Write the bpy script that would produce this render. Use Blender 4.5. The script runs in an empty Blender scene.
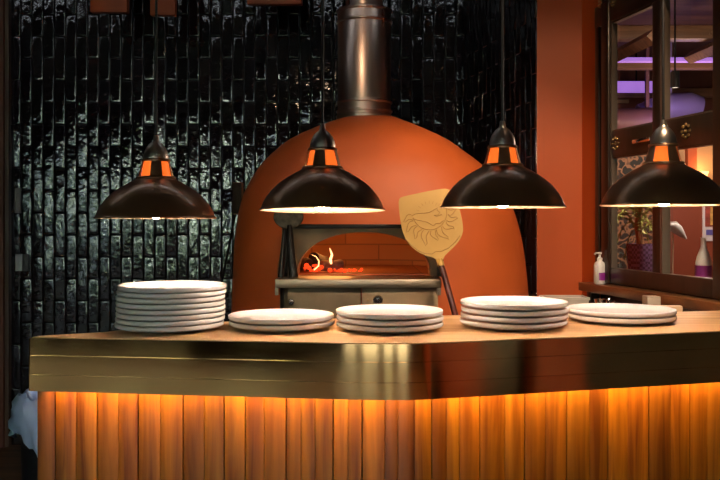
import bpy, bmesh, math, random
from mathutils import Vector, Matrix
R = random.Random(7)
PI = math.pi
C = bpy.context.scene.collection
F = 850.0            # focal length in pixels of the 720 px wide frame
S = F / 775.0
EYE = 1.407
HOR = 220.0
def P(px, py, d):    # point at distance d in front of the lens
    return Vector(((px - 360) / F * d, d, EYE + (HOR - py) / F * d))
def K(px): return (px - 360) / F

# ------------------------------------------------------------------ materials
MATS = {}
def nodes(name):
    m = bpy.data.materials.new(name); m.use_nodes = True
    nt = m.node_tree; b = nt.nodes['Principled BSDF']
    MATS[name] = m
    return m, nt, b
def mat(name, col, rough=.5, metal=0., emit=None, es=0., bump=0., bscale=40., var=0., vscale=8., stretch=(1,1,1), ior=None, coat=0., rvar=0., trans=0.):
    m, nt, b = nodes(name)
    b.inputs['Base Color'].default_value = (*col, 1)
    b.inputs['Roughness'].default_value = rough
    b.inputs['Metallic'].default_value = metal
    if ior: b.inputs['IOR'].default_value = ior
    if coat: b.inputs['Coat Weight'].default_value = coat
    if trans: b.inputs['Transmission Weight'].default_value = trans
    if emit:
        b.inputs['Emission Color'].default_value = (*emit, 1); b.inputs['Emission Strength'].default_value = es
    if bump or var or rvar:
        tc = nt.nodes.new('ShaderNodeTexCoord'); mp = nt.nodes.new('ShaderNodeMapping')
        mp.inputs['Scale'].default_value = stretch
        nt.links.new(tc.outputs['Object'], mp.inputs['Vector'])
    if var or rvar:
        n = nt.nodes.new('ShaderNodeTexNoise'); n.inputs['Scale'].default_value = vscale; n.inputs['Detail'].default_value = 6
        nt.links.new(mp.outputs[0], n.inputs['Vector'])
    if var:
        r = nt.nodes.new('ShaderNodeValToRGB')
        r.color_ramp.elements[0].position = .3; r.color_ramp.elements[1].position = .7
        r.color_ramp.elements[0].color = (*[max(0, c * (1 - var)) for c in col], 1)
        r.color_ramp.elements[1].color = (*[min(1, c * (1 + var)) for c in col], 1)
        nt.links.new(n.outputs['Fac'], r.inputs[0]); nt.links.new(r.outputs[0], b.inputs['Base Color'])
    if rvar:
        mr = nt.nodes.new('ShaderNodeMapRange'); mr.inputs[1].default_value = .3; mr.inputs[2].default_value = .7
        mr.inputs[3].default_value = max(0, rough - rvar); mr.inputs[4].default_value = rough + rvar
        nt.links.new(n.outputs['Fac'], mr.inputs[0]); nt.links.new(mr.outputs[0], b.inputs['Roughness'])
    if bump:
        n2 = nt.nodes.new('ShaderNodeTexNoise'); n2.inputs['Scale'].default_value = bscale; n2.inputs['Detail'].default_value = 4
        bp = nt.nodes.new('ShaderNodeBump'); bp.inputs['Strength'].default_value = 1.; bp.inputs['Distance'].default_value = bump
        nt.links.new(mp.outputs[0], n2.inputs['Vector']); nt.links.new(n2.outputs['Fac'], bp.inputs['Height'])
        nt.links.new(bp.outputs[0], b.inputs['Normal'])
    return m
def wood(name, dark, light, axis='z', rough=.4, scale=6., attr=False, spec=.5, bump=.0004):
    m, nt, b = nodes(name)
    b.inputs['Roughness'].default_value = rough
    b.inputs['Specular IOR Level'].default_value = spec
    tc = nt.nodes.new('ShaderNodeTexCoord'); mp = nt.nodes.new('ShaderNodeMapping')
    st = {'x': (.06, 1, 1), 'y': (1, .06, 1), 'z': (1, 1, .06)}[axis]
    mp.inputs['Scale'].default_value = st
    nt.links.new(tc.outputs['Object'], mp.inputs['Vector'])
    vec = mp.outputs[0]
    if attr:
        at = nt.nodes.new('ShaderNodeAttribute'); at.attribute_name = 'tone'
        ad = nt.nodes.new('ShaderNodeVectorMath'); ad.operation = 'MULTIPLY_ADD'
        ad.inputs[1].default_value = (7, 5, 9)
        nt.links.new(at.outputs['Color'], ad.inputs[0]); nt.links.new(mp.outputs[0], ad.inputs[2]); vec = ad.outputs[0]
    n = nt.nodes.new('ShaderNodeTexNoise'); n.inputs['Scale'].default_value = scale * 4; n.inputs['Detail'].default_value = 8
    n.inputs['Distortion'].default_value = .6
    nt.links.new(vec, n.inputs['Vector'])
    r = nt.nodes.new('ShaderNodeValToRGB'); r.color_ramp.elements[0].position = .34; r.color_ramp.elements[1].position = .66
    r.color_ramp.elements[0].color = (*dark, 1); r.color_ramp.elements[1].color = (*light, 1)
    nt.links.new(n.outputs['Fac'], r.inputs[0])
    out = r.outputs[0]
    if attr:
        mx = nt.nodes.new('ShaderNodeMix'); mx.data_type = 'RGBA'; mx.blend_type = 'MULTIPLY'; mx.inputs[0].default_value = 1
        nt.links.new(r.outputs[0], mx.inputs[6]); nt.links.new(at.outputs['Color'], mx.inputs[7]); out = mx.outputs[2]
    nt.links.new(out, b.inputs['Base Color'])
    bp = nt.nodes.new('ShaderNodeBump'); bp.inputs['Distance'].default_value = bump
    nt.links.new(n.outputs['Fac'], bp.inputs['Height']); nt.links.new(bp.outputs[0], b.inputs['Normal'])
    return m

# ------------------------------------------------------------------ geometry helpers
class BM:
    def __init__(self): self.bm = bmesh.new(); self.col = None
    def box(s, lo, hi, rot=None, bevel=0.):
        c = [(a + b) / 2 for a, b in zip(lo, hi)]; d = [b - a for a, b in zip(lo, hi)]
        v = bmesh.ops.create_cube(s.bm, size=1)['verts']
        for x in v: x.co = Vector((x.co.x * d[0], x.co.y * d[1], x.co.z * d[2]))
        if bevel:
            es = list({e for x in v for e in x.link_edges})
            g = bmesh.ops.bevel(s.bm, geom=es, offset=bevel, segments=2, affect='EDGES', profile=.5)
            v = list({x for f in g['faces'] for x in f.verts} | {x for x in v if x.is_valid})
        for x in v:
            p = x.co.copy()
            if rot: p = rot @ p
            x.co = p + Vector(c)
        return v
    def obox(s, origin, ax, ay, az, lo, hi, bevel=0.):   # box in a local frame
        v = s.box(lo, hi, bevel=bevel)
        for x in v: x.co = Vector(origin) + ax * x.co.x + ay * x.co.y + az * x.co.z
        return v
    def tube(s, pts, r, n=10, caps=True):
        pts = [Vector(p) for p in pts]; rs = r if isinstance(r, (list, tuple)) else [r] * len(pts)
        rings = []
        up = None
        for i, p in enumerate(pts):
            t = (pts[min(i + 1, len(pts) - 1)] - pts[max(i - 1, 0)]).normalized()
            if up is None:
                up = Vector((0, 0, 1)) if abs(t.z) < .9 else Vector((1, 0, 0))
            a = t.cross(up).normalized(); b = a.cross(t).normalized(); up = b
            rings.append([s.bm.verts.new(p + (a * math.cos(2 * PI * k / n) + b * math.sin(2 * PI * k / n)) * rs[i]) for k in range(n)])
        for i in range(len(rings) - 1):
            for k in range(n):
                s.bm.faces.new((rings[i][k], rings[i][(k + 1) % n], rings[i + 1][(k + 1) % n], rings[i + 1][k]))
        if caps:
            s.bm.faces.new(rings[0]); s.bm.faces.new(rings[-1])
    def lathe(s, prof, c=(0, 0, 0), n=48, M=None):
        rings = []
        for r, z in prof:
            if r < 1e-6: rings.append([s.bm.verts.new((0, 0, z))])
            else: rings.append([s.bm.verts.new((r * math.cos(2 * PI * k / n), r * math.sin(2 * PI * k / n), z)) for k in range(n)])
        for i in range(len(rings) - 1):
            A, B = rings[i], rings[i + 1]
            for k in range(n):
                k2 = (k + 1) % n
                if len(A) == 1 and len(B) == 1: continue
                if len(A) == 1: s.bm.faces.new((A[0], B[k2], B[k]))
                elif len(B) == 1: s.bm.faces.new((A[k], A[k2], B[0]))
                else: s.bm.faces.new((A[k], A[k2], B[k2], B[k]))
        for g in rings:
            for v in g: v.co = (M @ v.co if M else v.co) + Vector(c)
    def prism(s, poly, z0, z1, f=None):    # poly in 2D; f(x,y,z)->Vector
        f = f or (lambda x, y, z: Vector((x, y, z)))
        a = [s.bm.verts.new(f(x, y, z0)) for x, y in poly]; b = [s.bm.verts.new(f(x, y, z1)) for x, y in poly]
        n = len(poly)
        for i in range(n): s.bm.faces.new((a[i], a[(i + 1) % n], b[(i + 1) % n], b[i]))
        s.bm.faces.new(a[::-1]); s.bm.faces.new(b)
    def face(s, pts): return s.bm.faces.new([s.bm.verts.new(Vector(p)) for p in pts])
    def ball(s, c, r, u=16, v=10, sc=(1, 1, 1), M=None):
        vs = bmesh.ops.create_uvsphere(s.bm, u_segments=u, v_segments=v, radius=1)['verts']
        for x in vs:
            p = Vector((x.co.x * r * sc[0], x.co.y * r * sc[1], x.co.z * r * sc[2]))
            x.co = (M @ p if M else p) + Vector(c)
        return vs

WM = {}
def _tag(o, label=None, cat=None, group=None, kind=None):
    if label: o['label'] = label
    if cat: o['category'] = cat
    if group: o['group'] = group
    if kind: o['kind'] = kind
    return o
tag = _tag
def thing(name, label, cat, loc=(0, 0, 0), M=None, group=None, kind=None):
    o = bpy.data.objects.new(name, None); C.objects.link(o); o.empty_display_size = .1
    o.matrix_world = M if M else Matrix.Translation(Vector(loc))
    WM[o.name] = M.copy() if M else Matrix.Translation(Vector(loc))
    return tag(o, label, cat, group, kind)
def obj(name, b, m, parent=None, smooth=True, angle=35, label=None, local=False, origin=None):
    bmesh.ops.recalc_face_normals(b.bm, faces=b.bm.faces)
    me = bpy.data.meshes.new(name); b.bm.to_mesh(me); b.bm.free()
    if smooth:
        for p in me.polygons: p.use_smooth = True
        me.set_sharp_from_angle(angle=math.radians(angle))
    for x in (m if isinstance(m, (list, tuple)) else [m]): me.materials.append(x)
    o = bpy.data.objects.new(name, me); C.objects.link(o)
    if parent:
        o.parent = parent; WM[o.name] = WM[parent.name]
        if not local: me.transform(WM[parent.name].inverted())
    elif origin is not None:
        M = Matrix.Translation(Vector(origin)); me.transform(M.inverted()); o.matrix_world = M; WM[o.name] = M
    else: WM[o.name] = Matrix.Identity(4)
    if label: o['label'] = label
    return o
def struct(name, b, m, parent=None, **k):
    o = obj(name, b, m, parent, **k)
    if not parent: o['kind'] = 'structure'
    return o
def copy_tree(o, M, parent=None):
    c = o.copy(); C.objects.link(c)
    if parent: c.parent = parent
    else: c.matrix_world = M
    for ch in [x for x in bpy.data.objects if x.parent == o]: copy_tree(ch, None, c)
    return c

# ------------------------------------------------------------------ palette
orange = mat('orange_plaster', (.57, .110, .020), .55, bump=.002, bscale=14, var=.10, vscale=3)
orange_w = mat('orange_wall_paint', (.46, .078, .010), .5, bump=.0005, bscale=60, var=.05, vscale=2)
black_steel = mat('black_steel', (.02, .018, .016), .35, .6, var=.3, vscale=20)
steel = mat('brushed_steel', (.34, .27, .19), .42, 1., rvar=.1, vscale=30, stretch=(.1, 1, 1))
steel_pol = mat('polished_flue_steel', (.78, .60, .50), .30, 1., rvar=.06, vscale=8, stretch=(1, 1, .1), bump=.0008, bscale=5)
chrome = mat('chrome', (.75, .72, .68), .15, 1.)
pewter = mat('pewter', (.62, .52, .44), .34, 1.)
bronze = mat('dark_bronze_enamel', (.38, .20, .105), .34, .85, coat=.4)
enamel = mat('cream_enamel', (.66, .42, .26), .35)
amber = mat('amber_glow_glass', (.9, .25, .05), .3, emit=(1, .16, .018), es=.8)
bulb_m = mat('bulb', (1, 1, 1), .3, emit=(1, .85, .68), es=132.)
black_cord = mat('black_cord', (.012, .011, .011), .5)
ceramic = mat('white_glazed_plate', (.86, .85, .84), .22, coat=.2)
gold = mat('golden_peel_blade', (.46, .27, .065), .42, .25, var=.10, vscale=5)
engr = mat('engraving_brown', (.26, .12, .02), .6)
redwood = mat('dark_red_handle', (.09, .018, .012), .3, var=.3, vscale=30)
brownwood = wood('brown_wood', (.26, .11, .05), (.42, .19, .085), 'z', .45)
sillwood = wood('sill_wood', (.10, .035, .012), (.22, .085, .03), 'y', .3)
postwood = wood('reddish_post_wood', (.13, .035, .018), (.22, .06, .03), 'z', .5)
darkwood = wood('dark_window_wood', (.016, .009, .006), (.034, .018, .011), 'z', .28)
frontwood = wood('counter_front_wood', (.20, .058, .005), (.60, .26, .030), 'z', .42, 7, attr=True)
topwood = wood('worktop_wood', (.50, .28, .12), (.72, .47, .23), 'x', .42, 5)
brass = mat('aged_brass', (.66, .42, .17), .09, 1., rvar=.05, vscale=6, var=.16, bump=.0003, bscale=3)
led = mat('warm_led', (1, .6, .2), .5, emit=(1, .49, .095), es=58.)
dark_paint = mat('dark_brown_paint', (.028, .016, .012), .6)
white_pl = mat('white_plastic', (.72, .70, .68), .35)
label_p = mat('purple_label', (.24, .02, .26), .4)
grout = mat('dark_grout', (.012, .012, .013), .8)

# glazed black tile: wavy hand-made glaze
def tile_mat():
    m, nt, b = nodes('black_glazed_tile')
    b.inputs['Roughness'].default_value = .05
    b.inputs['IOR'].default_value = 1.75
    at = nt.nodes.new('ShaderNodeAttribute'); at.attribute_name = 'tone'
    nt.links.new(at.outputs['Color'], b.inputs['Base Color'])
    tc = nt.nodes.new('ShaderNodeTexCoord')
    ad = nt.nodes.new('ShaderNodeVectorMath'); ad.operation = 'MULTIPLY_ADD'; ad.inputs[1].default_value = (900, 700, 800)
    nt.links.new(at.outputs['Color'], ad.inputs[0]); nt.links.new(tc.outputs['Object'], ad.inputs[2])
    n1 = nt.nodes.new('ShaderNodeTexNoise'); n1.inputs['Scale'].default_value = 17; n1.inputs['Detail'].default_value = 1
    n2 = nt.nodes.new('ShaderNodeTexNoise'); n2.inputs['Scale'].default_value = 44; n2.inputs['Detail'].default_value = 2
    mt = nt.nodes.new('ShaderNodeMath'); mt.operation = 'MULTIPLY_ADD'; mt.inputs[1].default_value = .5
    nt.links.new(ad.outputs[0], n1.inputs['Vector']); nt.links.new(ad.outputs[0], n2.inputs['Vector'])
    nt.links.new(n2.outputs['Fac'], mt.inputs[0]); nt.links.new(n1.outputs['Fac'], mt.inputs[2])
    bp = nt.nodes.new('ShaderNodeBump'); bp.inputs['Distance'].default_value = .0023; bp.inputs['Strength'].default_value = 1
    nt.links.new(mt.outputs[0], bp.inputs['Height']); nt.links.new(bp.outputs[0], b.inputs['Normal'])
    return m
tile_m = tile_mat()

def glass_mat(name, tint=(1, 1, 1), refl=1.0):
    m = bpy.data.materials.new(name); m.use_nodes = True; nt = m.node_tree; nt.nodes.clear()
    o = nt.nodes.new('ShaderNodeOutputMaterial'); mx = nt.nodes.new('ShaderNodeMixShader')
    t = nt.nodes.new('ShaderNodeBsdfTransparent'); t.inputs[0].default_value = (*tint, 1)
    g = nt.nodes.new('ShaderNodeBsdfGlossy'); g.inputs['Roughness'].default_value = .01
    lw = nt.nodes.new('ShaderNodeLayerWeight'); lw.inputs[0].default_value = .5
    pw = nt.nodes.new('ShaderNodeMath'); pw.operation = 'POWER'; pw.inputs[1].default_value = 4.0
    f = nt.nodes.new('ShaderNodeMath'); f.operation = 'MULTIPLY_ADD'; f.inputs[1].default_value = .9; f.inputs[2].default_value = .06
    nt.links.new(lw.outputs['Facing'], pw.inputs[0]); nt.links.new(pw.outputs[0], f.inputs[0])
    nt.links.new(f.outputs[0], mx.inputs[0]); nt.links.new(t.outputs[0], mx.inputs[1]); nt.links.new(g.outputs[0], mx.inputs[2])
    nt.links.new(mx.outputs[0], o.inputs[0]); return m
glass = glass_mat('clear_glass')

def add_tone(b, faces, col):
    lay = b.bm.loops.layers.float_color.get('tone') or b.bm.loops.layers.float_color.new('tone')
    for f in faces:
        for l in f.loops: l[lay] = (*col, 1)

# ------------------------------------------------------------------ setting
YB = 4.85 * S                         # back wall
CEIL = 3.35
b = BM(); b.box((-7, -4.3, -.1), (7, 10.2, 0)); 
struct('floor', b, wood('floor_boards', (.08, .042, .02), (.17, .09, .045), 'x', .5, 3))
b = BM(); b.box((-7, -4.3, CEIL), (7, 10.2, CEIL + .2)); struct('ceiling', b, mat('dark_ceiling', (.022, .016, .013), .7))
b = BM(); b.box((-7.1, -4.3, 0), (-6.9, YB + .3, CEIL)); struct('wall_left', b, dark_paint)

def tiles(name, A, B, z0, z1, wpx=.069, h=.275, ph=0., row0=0.):
    """vertical glazed tiles, every other column half a tile lower; A,B plan ends, room on the left-hand side of B-A reversed"""
    A = Vector((A[0], A[1], 0)); B = Vector((B[0], B[1], 0)); L = (B - A).length
    ax = (B - A) / L; n = Vector((ax.y, -ax.x, 0)); az = Vector((0, 0, 1))
    b = BM(); lay = b.bm.loops.layers.float_color.new('tone')
    g = .0022; ncol = int(math.ceil(L / wpx))
    for c in range(ncol):
        x0 = c * wpx; x1 = min(L, x0 + wpx)
        if x1 - x0 < .01: continue
        off = row0 + (h / 2 if c % 2 else 0)
        r = int(math.floor((z0 - off) / h))
        while off + r * h < z1:
            a0 = max(z0, off + r * h); a1 = min(z1, off + (r + 1) * h); r += 1
            if a1 - a0 < .02: continue
            tx, tz = R.gauss(0, .017), R.gauss(0, .012)
            base = .0035 + R.random() * .0015; push = R.uniform(-.0006, .0006)
            tone = R.uniform(.5, 1.5); col = (.017 * tone, .0115 * tone * R.uniform(.8, 1.1), .0115 * tone * R.uniform(.8, 1.3))
            rings = []
            for ins, dep in ((0, 0), (.0007, .0050), (.0019, .0070), (.0062, .0079), (.016, .00835)):
                ring = []
                for sx, sz in ((0, 0), (1, 0), (1, 1), (0, 1)):
                    x = x0 + g / 2 + ins if sx == 0 else x1 - g / 2 - ins
                    z = a0 + g / 2 + ins if sz == 0 else a1 - g / 2 - ins
                    d = dep + (push + tx * (x - (x0 + x1) / 2) + tz * (z - (a0 + a1) / 2) if dep > 0 else 0)
                    ring.append(b.bm.verts.new(A + ax * x + az * z + n * d))
                rings.append(ring)
            fs = []
            for i in range(len(rings) - 1):
                for k in range(4):
                    fs.append(b.bm.faces.new((rings[i][k], rings[i][(k + 1) % 4], rings[i + 1][(k + 1) % 4], rings[i + 1][k])))
            fs.append(b.bm.faces.new(rings[-1]))
            for f in fs:
                for l in f.loops: l[lay] = (*col, 1)
    # grout backing slab
    vs = b.obox(A, ax, n, az, (0, -.12, z0), (L, 0, z1))
    for f in {f for v in vs for f in v.link_faces}:
        f.material_index = 1
        for l in f.loops: l[lay] = (.012, .012, .012, 1)
    return struct(name, b, [tile_m, grout], angle=80)

xl = K(10) * YB
PY = 3.87 * S                         # pillar front
pilL = Vector((K(537) * PY, PY, 0)); pilR = Vector((K(582) * PY, PY, 0))
vx = (173 - 360) / F                  # plan direction of the right-hand walls (dx per dy)
cornX = pilL.x + vx * (YB - PY)
# joint rows: rows meet at image height 36 and 58 on the back wall
zj = EYE + (HOR - 36.5) / F * YB
TH = 44 / F * YB; TW = 11.15 / F * YB
row0 = zj % TH
tiles('wall_back', (xl, YB), (cornX, YB), .0, CEIL, TW, TH, row0=row0)
tiles('wall_side', (cornX, YB), (pilL.x, PY), .0, CEIL, TW, TH, row0=row0)
b = BM(); b.box((-7, YB, 0), (xl, YB + .15, CEIL)); struct('wall_back_plain', b, dark_paint)
b = BM(); b.box((xl - .7, YB - .07, 0), (xl - .012, YB, CEIL)); struct('trim_1', b, postwood)
b = BM(); b.box((xl - .012, YB - .05, 0), (xl + .012, YB, CEIL)); struct('trim_2', b, wood('pale_edge_strip', (.09, .045, .025), (.15, .08, .045), 'z', .4))

# right-hand wall frame: u runs towards the camera, n faces the kitchen
ud = Vector((-vx, -1, 0)).normalized(); nd = Vector((-ud.y * -1, 0, 0))
nd = Vector((ud.y, -ud.x, 0))         # left of travel direction -> faces -x
UZ = Vector((0, 0, 1))
def W(u, off, z): return pilR + ud * u + nd * off + UZ * z
def upx(px):                          # u where the view ray of column px meets the wall plane
    k = K(px); y = (pilR.x - vx * PY) / (k - vx)
    return (PY - y) * math.sqrt(1 + vx * vx)
b = BM()
b.prism([(pilL.x, PY), (pilR.x, PY), (pilR.x + vx * 1.2, PY + 1.2), (pilL.x + vx * 1.2, PY + 1.2)], 0, CEIL)
struct('pillar', b, orange_w)
u0, u1, um0, um1, u2 = upx(597), upx(613.5), upx(655), upx(666), upx(717)
def zat(px, py): 
    k = K(px); y = (pilR.x - vx * PY) / (k - vx); return EYE + (HOR - py) / F * y
zt, zm1, zm0, zb1, zb0 = zat(613.5, 21.6), zat(613.5, 131.6), zat(613.5, 157.3), zat(615, 268), zat(615, 277)
uE = u2 + .10
def wbox(b, ua, ub, oa, ob, za, zb, bevel=0.): return b.obox(pilR, ud, nd, UZ, (ua, oa, za), (ub, ob, zb), bevel)
b = BM()
wbox(b, 0, u0, -.02, 0, 0, CEIL); struct('wall_jamb', b, orange_w)
b = BM(); wbox(b, u0, uE, -.14, -.02, 0, zb0 - .03); struct('wall_window_base', b, mat('brown_base_paint', (.055, .028, .02), .45))
b = BM(); wbox(b, u0, uE, -.14, -.02, zt + .10, CEIL); struct('wall_window_head', b, dark_paint)
b = BM(); wbox(b, uE, 3.3, -.14, -.0, 0, CEIL); struct('wall_right', b, dark_paint)
b = BM(); wbox(b, 3.3, 8.6, -.14, -.0, 0, CEIL); struct('wall_right_orange', b, orange_w)
for i, (a, c) in enumerate(((3.9, 4.4), (5.2, 5.5))):
    b = BM(); wbox(b, a, c, 0, .05, .0, 2.0); struct('trim_%d' % (3 + i), b, darkwood)

# ---- window between kitchen and the next room
win = bpy.data.objects.new('window_1', None); C.objects.link(win); win['kind'] = 'structure'; WM['window_1'] = Matrix.Identity(4)
b = BM()
wbox(b, u0, u0 + .04, -.02, .012, zb0 - .03, zt + .10, .004); wbox(b, u0 + .045, u0 + .075, -.02, .0, zb0 - .03, zt + .1, .004)
wbox(b, u0 + .075, u1 - .012, -.02, .02, zb0 - .03, zt + .1, .004)
wbox(b, u2, uE, -.02, .02, zb0 - .03, zt + .1, .004)
wbox(b, u0, uE, -.02, .014, zt, zt + .10, .004)
wbox(b, u0, uE, -.02, .014, zb0 - .03, zb1, .004)
struct('frame', b, darkwood, win)
edge_m = mat('worn_grey_edge', (.16, .12, .09), .3, .4)
b = BM()
wbox(b, u1 - .012, u1, -.02, .010, zb1, zt); wbox(b, um1 - .018, um1, -.02, .017, zb1, zt)
wbox(b, u1, u2, -.02, .004, zt - .008, zt); wbox(b, u1, u2, -.02, .005, zm1, zm1 + .007); wbox(b, u1, u2, -.02, .005, zm0 - .006, zm0)
struct('glazing_bead', b, edge_m, win)
b = BM(); wbox(b, um0, um1 - .018, -.02, .014, zb1, zt, .004); struct('mullion', b, darkwood, win)
b = BM(); wbox(b, u1, um0, -.02, .010, zm0, zm1, .004); wbox(b, um1, u2, -.02, .010, zm0, zm1, .004); struct('middle_rail', b, darkwood, win)
for (a, c) in ((u1, um0), (um1, u2)):
    for (z0, z1) in ((zb1, zm0), (zm1, zt)):
        b = BM(); b.face([W(a, -.008, z0), W(c, -.008, z0), W(c, -.008, z1), W(a, -.008, z1)])
        struct('pane', b, glass, win, smooth=False)
rosm = mat('old_gold', (.30, .19, .08), .45, 1.)
def rosette(u, z, off, r=.036):
    b = BM()
    for k in range(8):
        a = k * PI / 4; b.ball(W(u + r * .72 * math.cos(a), off, z + r * .72 * math.sin(a)), r * .19, 8, 6)
    b.ball(W(u, off, z), r * .22, 8, 6); struct('rosette', b, rosm, win)
def on(px, py):
    u = upx(px); y = PY - u / math.sqrt(1 + vx * vx); return u, EYE + (HOR - py) / F * y
for px, py in ((617.5, 143.5), (688.5, 131)):
    u, z = on(px, py); rosette(u, z, .012)
for px, py in ((603, 6), (610, 10), (616, 5)):
    u, z = on(px, py); rosette(u, z + .01, .016, .022)
u, z = on(645, 140.5); ub, _ = on(655, 140)
b = BM(); wbox(b, u - (ub - u) * .9, u + (ub - u) * .9, .010, .022, z - .009, z + .009, .003); struct('latch_plate', b, chrome, win)
# sill
zs1 = zat(592.7, 281) - .004; zs0 = zat(592.7, 290) 
b = BM(); wbox(b, u0 - .045, uE + .6, -.02, .075, zs0, zs1, .004); struct('window_sill', b, sillwood, win)
b = BM(); wbox(b, u0 - .01, u0 + .03, 0, .05, zs0 - .10, zs0, .004); struct('sill_bracket', b, darkwood, win)

# ------------------------------------------------------------------ counter
HB = .447
def pt(px, y): d = HB * F / (y - HOR); return Vector((K(px) * d, d))
Lp, Lc, Rc, Rp = pt(30, 390.7), pt(335, 399), pt(432, 399), pt(720, 382)
def isect(p, d, q, e):
    t = ((q.x - p.x) * e.y - (q.y - p.y) * e.x) / (d.x * e.y - d.y * e.x); return p + d * t
ctrl = isect(Lp, Lc - Lp, Rp, Rc - Rp)
ext = (Rp - Rc).normalized()
Rend = Rp + ext * .22
front = [Lp, Lp.lerp(Lc, .5), Lc]
for i in range(1, 12):
    t = i / 12; front.append(Lc * (1 - t) ** 2 + ctrl * 2 * t * (1 - t) + Rc * t * t)
front += [Rc, Rc.lerp(Rp, .5), Rp, Rend]
def offset(path, o):
    out = []
    for i, p in enumerate(path):
        t = (path[min(i + 1, len(path) - 1)] - path[max(i - 1, 0)]).normalized()
        out.append(p + Vector((-t.y, t.x)) * o)
    return out
ZT = 1.10; ZB = EYE - HB
cnt = thing('counter', 'corner serving counter with wooden top, brass edge band and glowing wooden front', 'counter', (0, 2.4, 0))
back = [(-.873, 2.055), (-.69, 2.125), (-.625, 2.25), (-.50, 2.335), (-.38, 2.345), (.29, 2.50), (.9, 2.56), (1.21, 2.62)]
back = [Vector((x, y * S)) for x, y in back]
back[0] = Vector((Lp.x + .01, Lp.y + .03)); 
wr = Vector((Rend.x + .02, back[-1].y + .02))
poly = offset(front, .004) + [wr] + back[::-1]
b = BM(); b.prism([(p.x, p.y) for p in poly], ZT - .045, ZT)
bmesh.ops.bevel(b.bm, geom=[e for e in b.bm.edges if all(v.co.z > ZT - .001 for v in e.verts)], offset=.003, segments=2, affect='EDGES')
obj('worktop', b, topwood, cnt)
# brass: three stepped bands running round the front
b = BM()
endwrap = [back[1] * .35 + back[0] * .65, back[0] + Vector((-.012, .0))]
path = front
HBand = ZT - .003 - ZB
lv = [(ZB, ZB + HBand * .30, .0035), (ZB + HBand * .30, ZB + HBand * .67, .0017), (ZB + HBand * .67, ZT - .002, .0)]
lv += [(ZB + HBand * q - .0014, ZB + HBand * q + .0014, .0052) for q in (.30, .67)]
for z0, z1, o in lv:
    outer = offset(path, -o); inner = offset(path, .004 + o * 0)
    outer = [outer[0] + (endwrap[0] - outer[0]) * .0 + Vector((-.0, .0))] + outer[1:]
    ring = [(p.x, p.y) for p in outer] + [(p.x, p.y) for p in inner[::-1]]
    b.prism(ring, z0, z1)
obj('brass_edge', b, brass, cnt, angle=25)
b = BM()
e = [back[0], back[1]]; t = (e[1] - e[0]).normalized(); nn = Vector((-t.y, t.x))
b.prism([(p.x, p.y) for p in (Lp, back[0], back[1], back[1] + nn * .004, back[0] + nn * .006 , Lp + Vector((-.004, .002)))], ZB, ZT - .002)
obj('brass_end', b, brass, cnt)
# wooden boards on the front
wp = offset(front, .055)
def hit(px):
    k = K(px)
    for i in range(len(wp) - 1):
        p, q = wp[i], wp[i + 1]
        fa, fb = p.x - k * p.y, q.x - k * q.y
        if fa <= 0 <= fb and fb != fa: return p.lerp(q, fa / (fa - fb))
    d = (wp[1] - wp[0]) if k < 0 else (wp[-1] - wp[-2])
    o = wp[0] if k < 0 else wp[-1]
    t = (k * o.y - o.x) / (d.x - k * d.y); return o + d * t
bounds = [37, 55, 76, 97, 118, 138, 160, 183, 204, 224, 245, 264, 286, 301, 315, 333, 348, 362, 385, 398, 415, 432, 447, 460, 480, 505, 525, 546, 567, 590, 608, 628, 649, 671, 690, 708, 731, 752, 775]
tones = {}
b = BM(); b.bm.loops.layers.float_color.new('tone')
grooves = {55, 97, 138, 183, 224, 245, 286, 333, 362, 432, 480, 525, 567, 608, 649, 690}
for i in range(len(bounds) - 1):
    p, q = hit(bounds[i]), hit(bounds[i + 1])
    ax = Vector((q.x - p.x, q.y - p.y, 0)); L = ax.length; ax.normalize(); ay = Vector((-ax.y, ax.x, 0))
    ga = .0014 if bounds[i] in grooves else .0004; gb = .0014 if bounds[i + 1] in grooves else .0004
    vs = b.obox((p.x, p.y, 0), ax, ay, UZ, (ga, R.uniform(0, .0012), .12), (L - gb, .02, ZT - .06), bevel=.0014)
    t = R.uniform(.72, 1.1) if bounds[i] in grooves else (t if i and R.random() < .5 else R.uniform(.72, 1.1)); c = (t, t * R.uniform(.88, 1.02), t * R.uniform(.5, .8))
    if bounds[i] in (385, 398): c = (.5, .42, .62)
    if bounds[i] == 37: c = (.62, .5, .5)
    if bounds[i] == 432: c = (.5, .42, .4)
    add_tone(b, {f for v in vs for f in v.link_faces}, c)
obj('front_boards', b, frontwood, cnt)
b = BM(); inn = offset(front, .078)
b.prism([(p.x, p.y) for p in inn[1:]] + [(Rend.x - .02, Rend.y + .45), (.3, 2.45 * S), (-.36, 2.28 * S), (-.60, 2.08 * S), (hit(38).x + .03, hit(38).y + .04)], .0, ZT - .046)
obj('carcass', b, dark_paint, cnt)
b = BM(); a1 = offset(front, .012); a2 = offset(front, .020)
b.prism([(p.x, p.y) for p in a1] + [(p.x, p.y) for p in a2[::-1]], ZB + .022, ZB + .026)
obj('led_strip', b, led, cnt)

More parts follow.
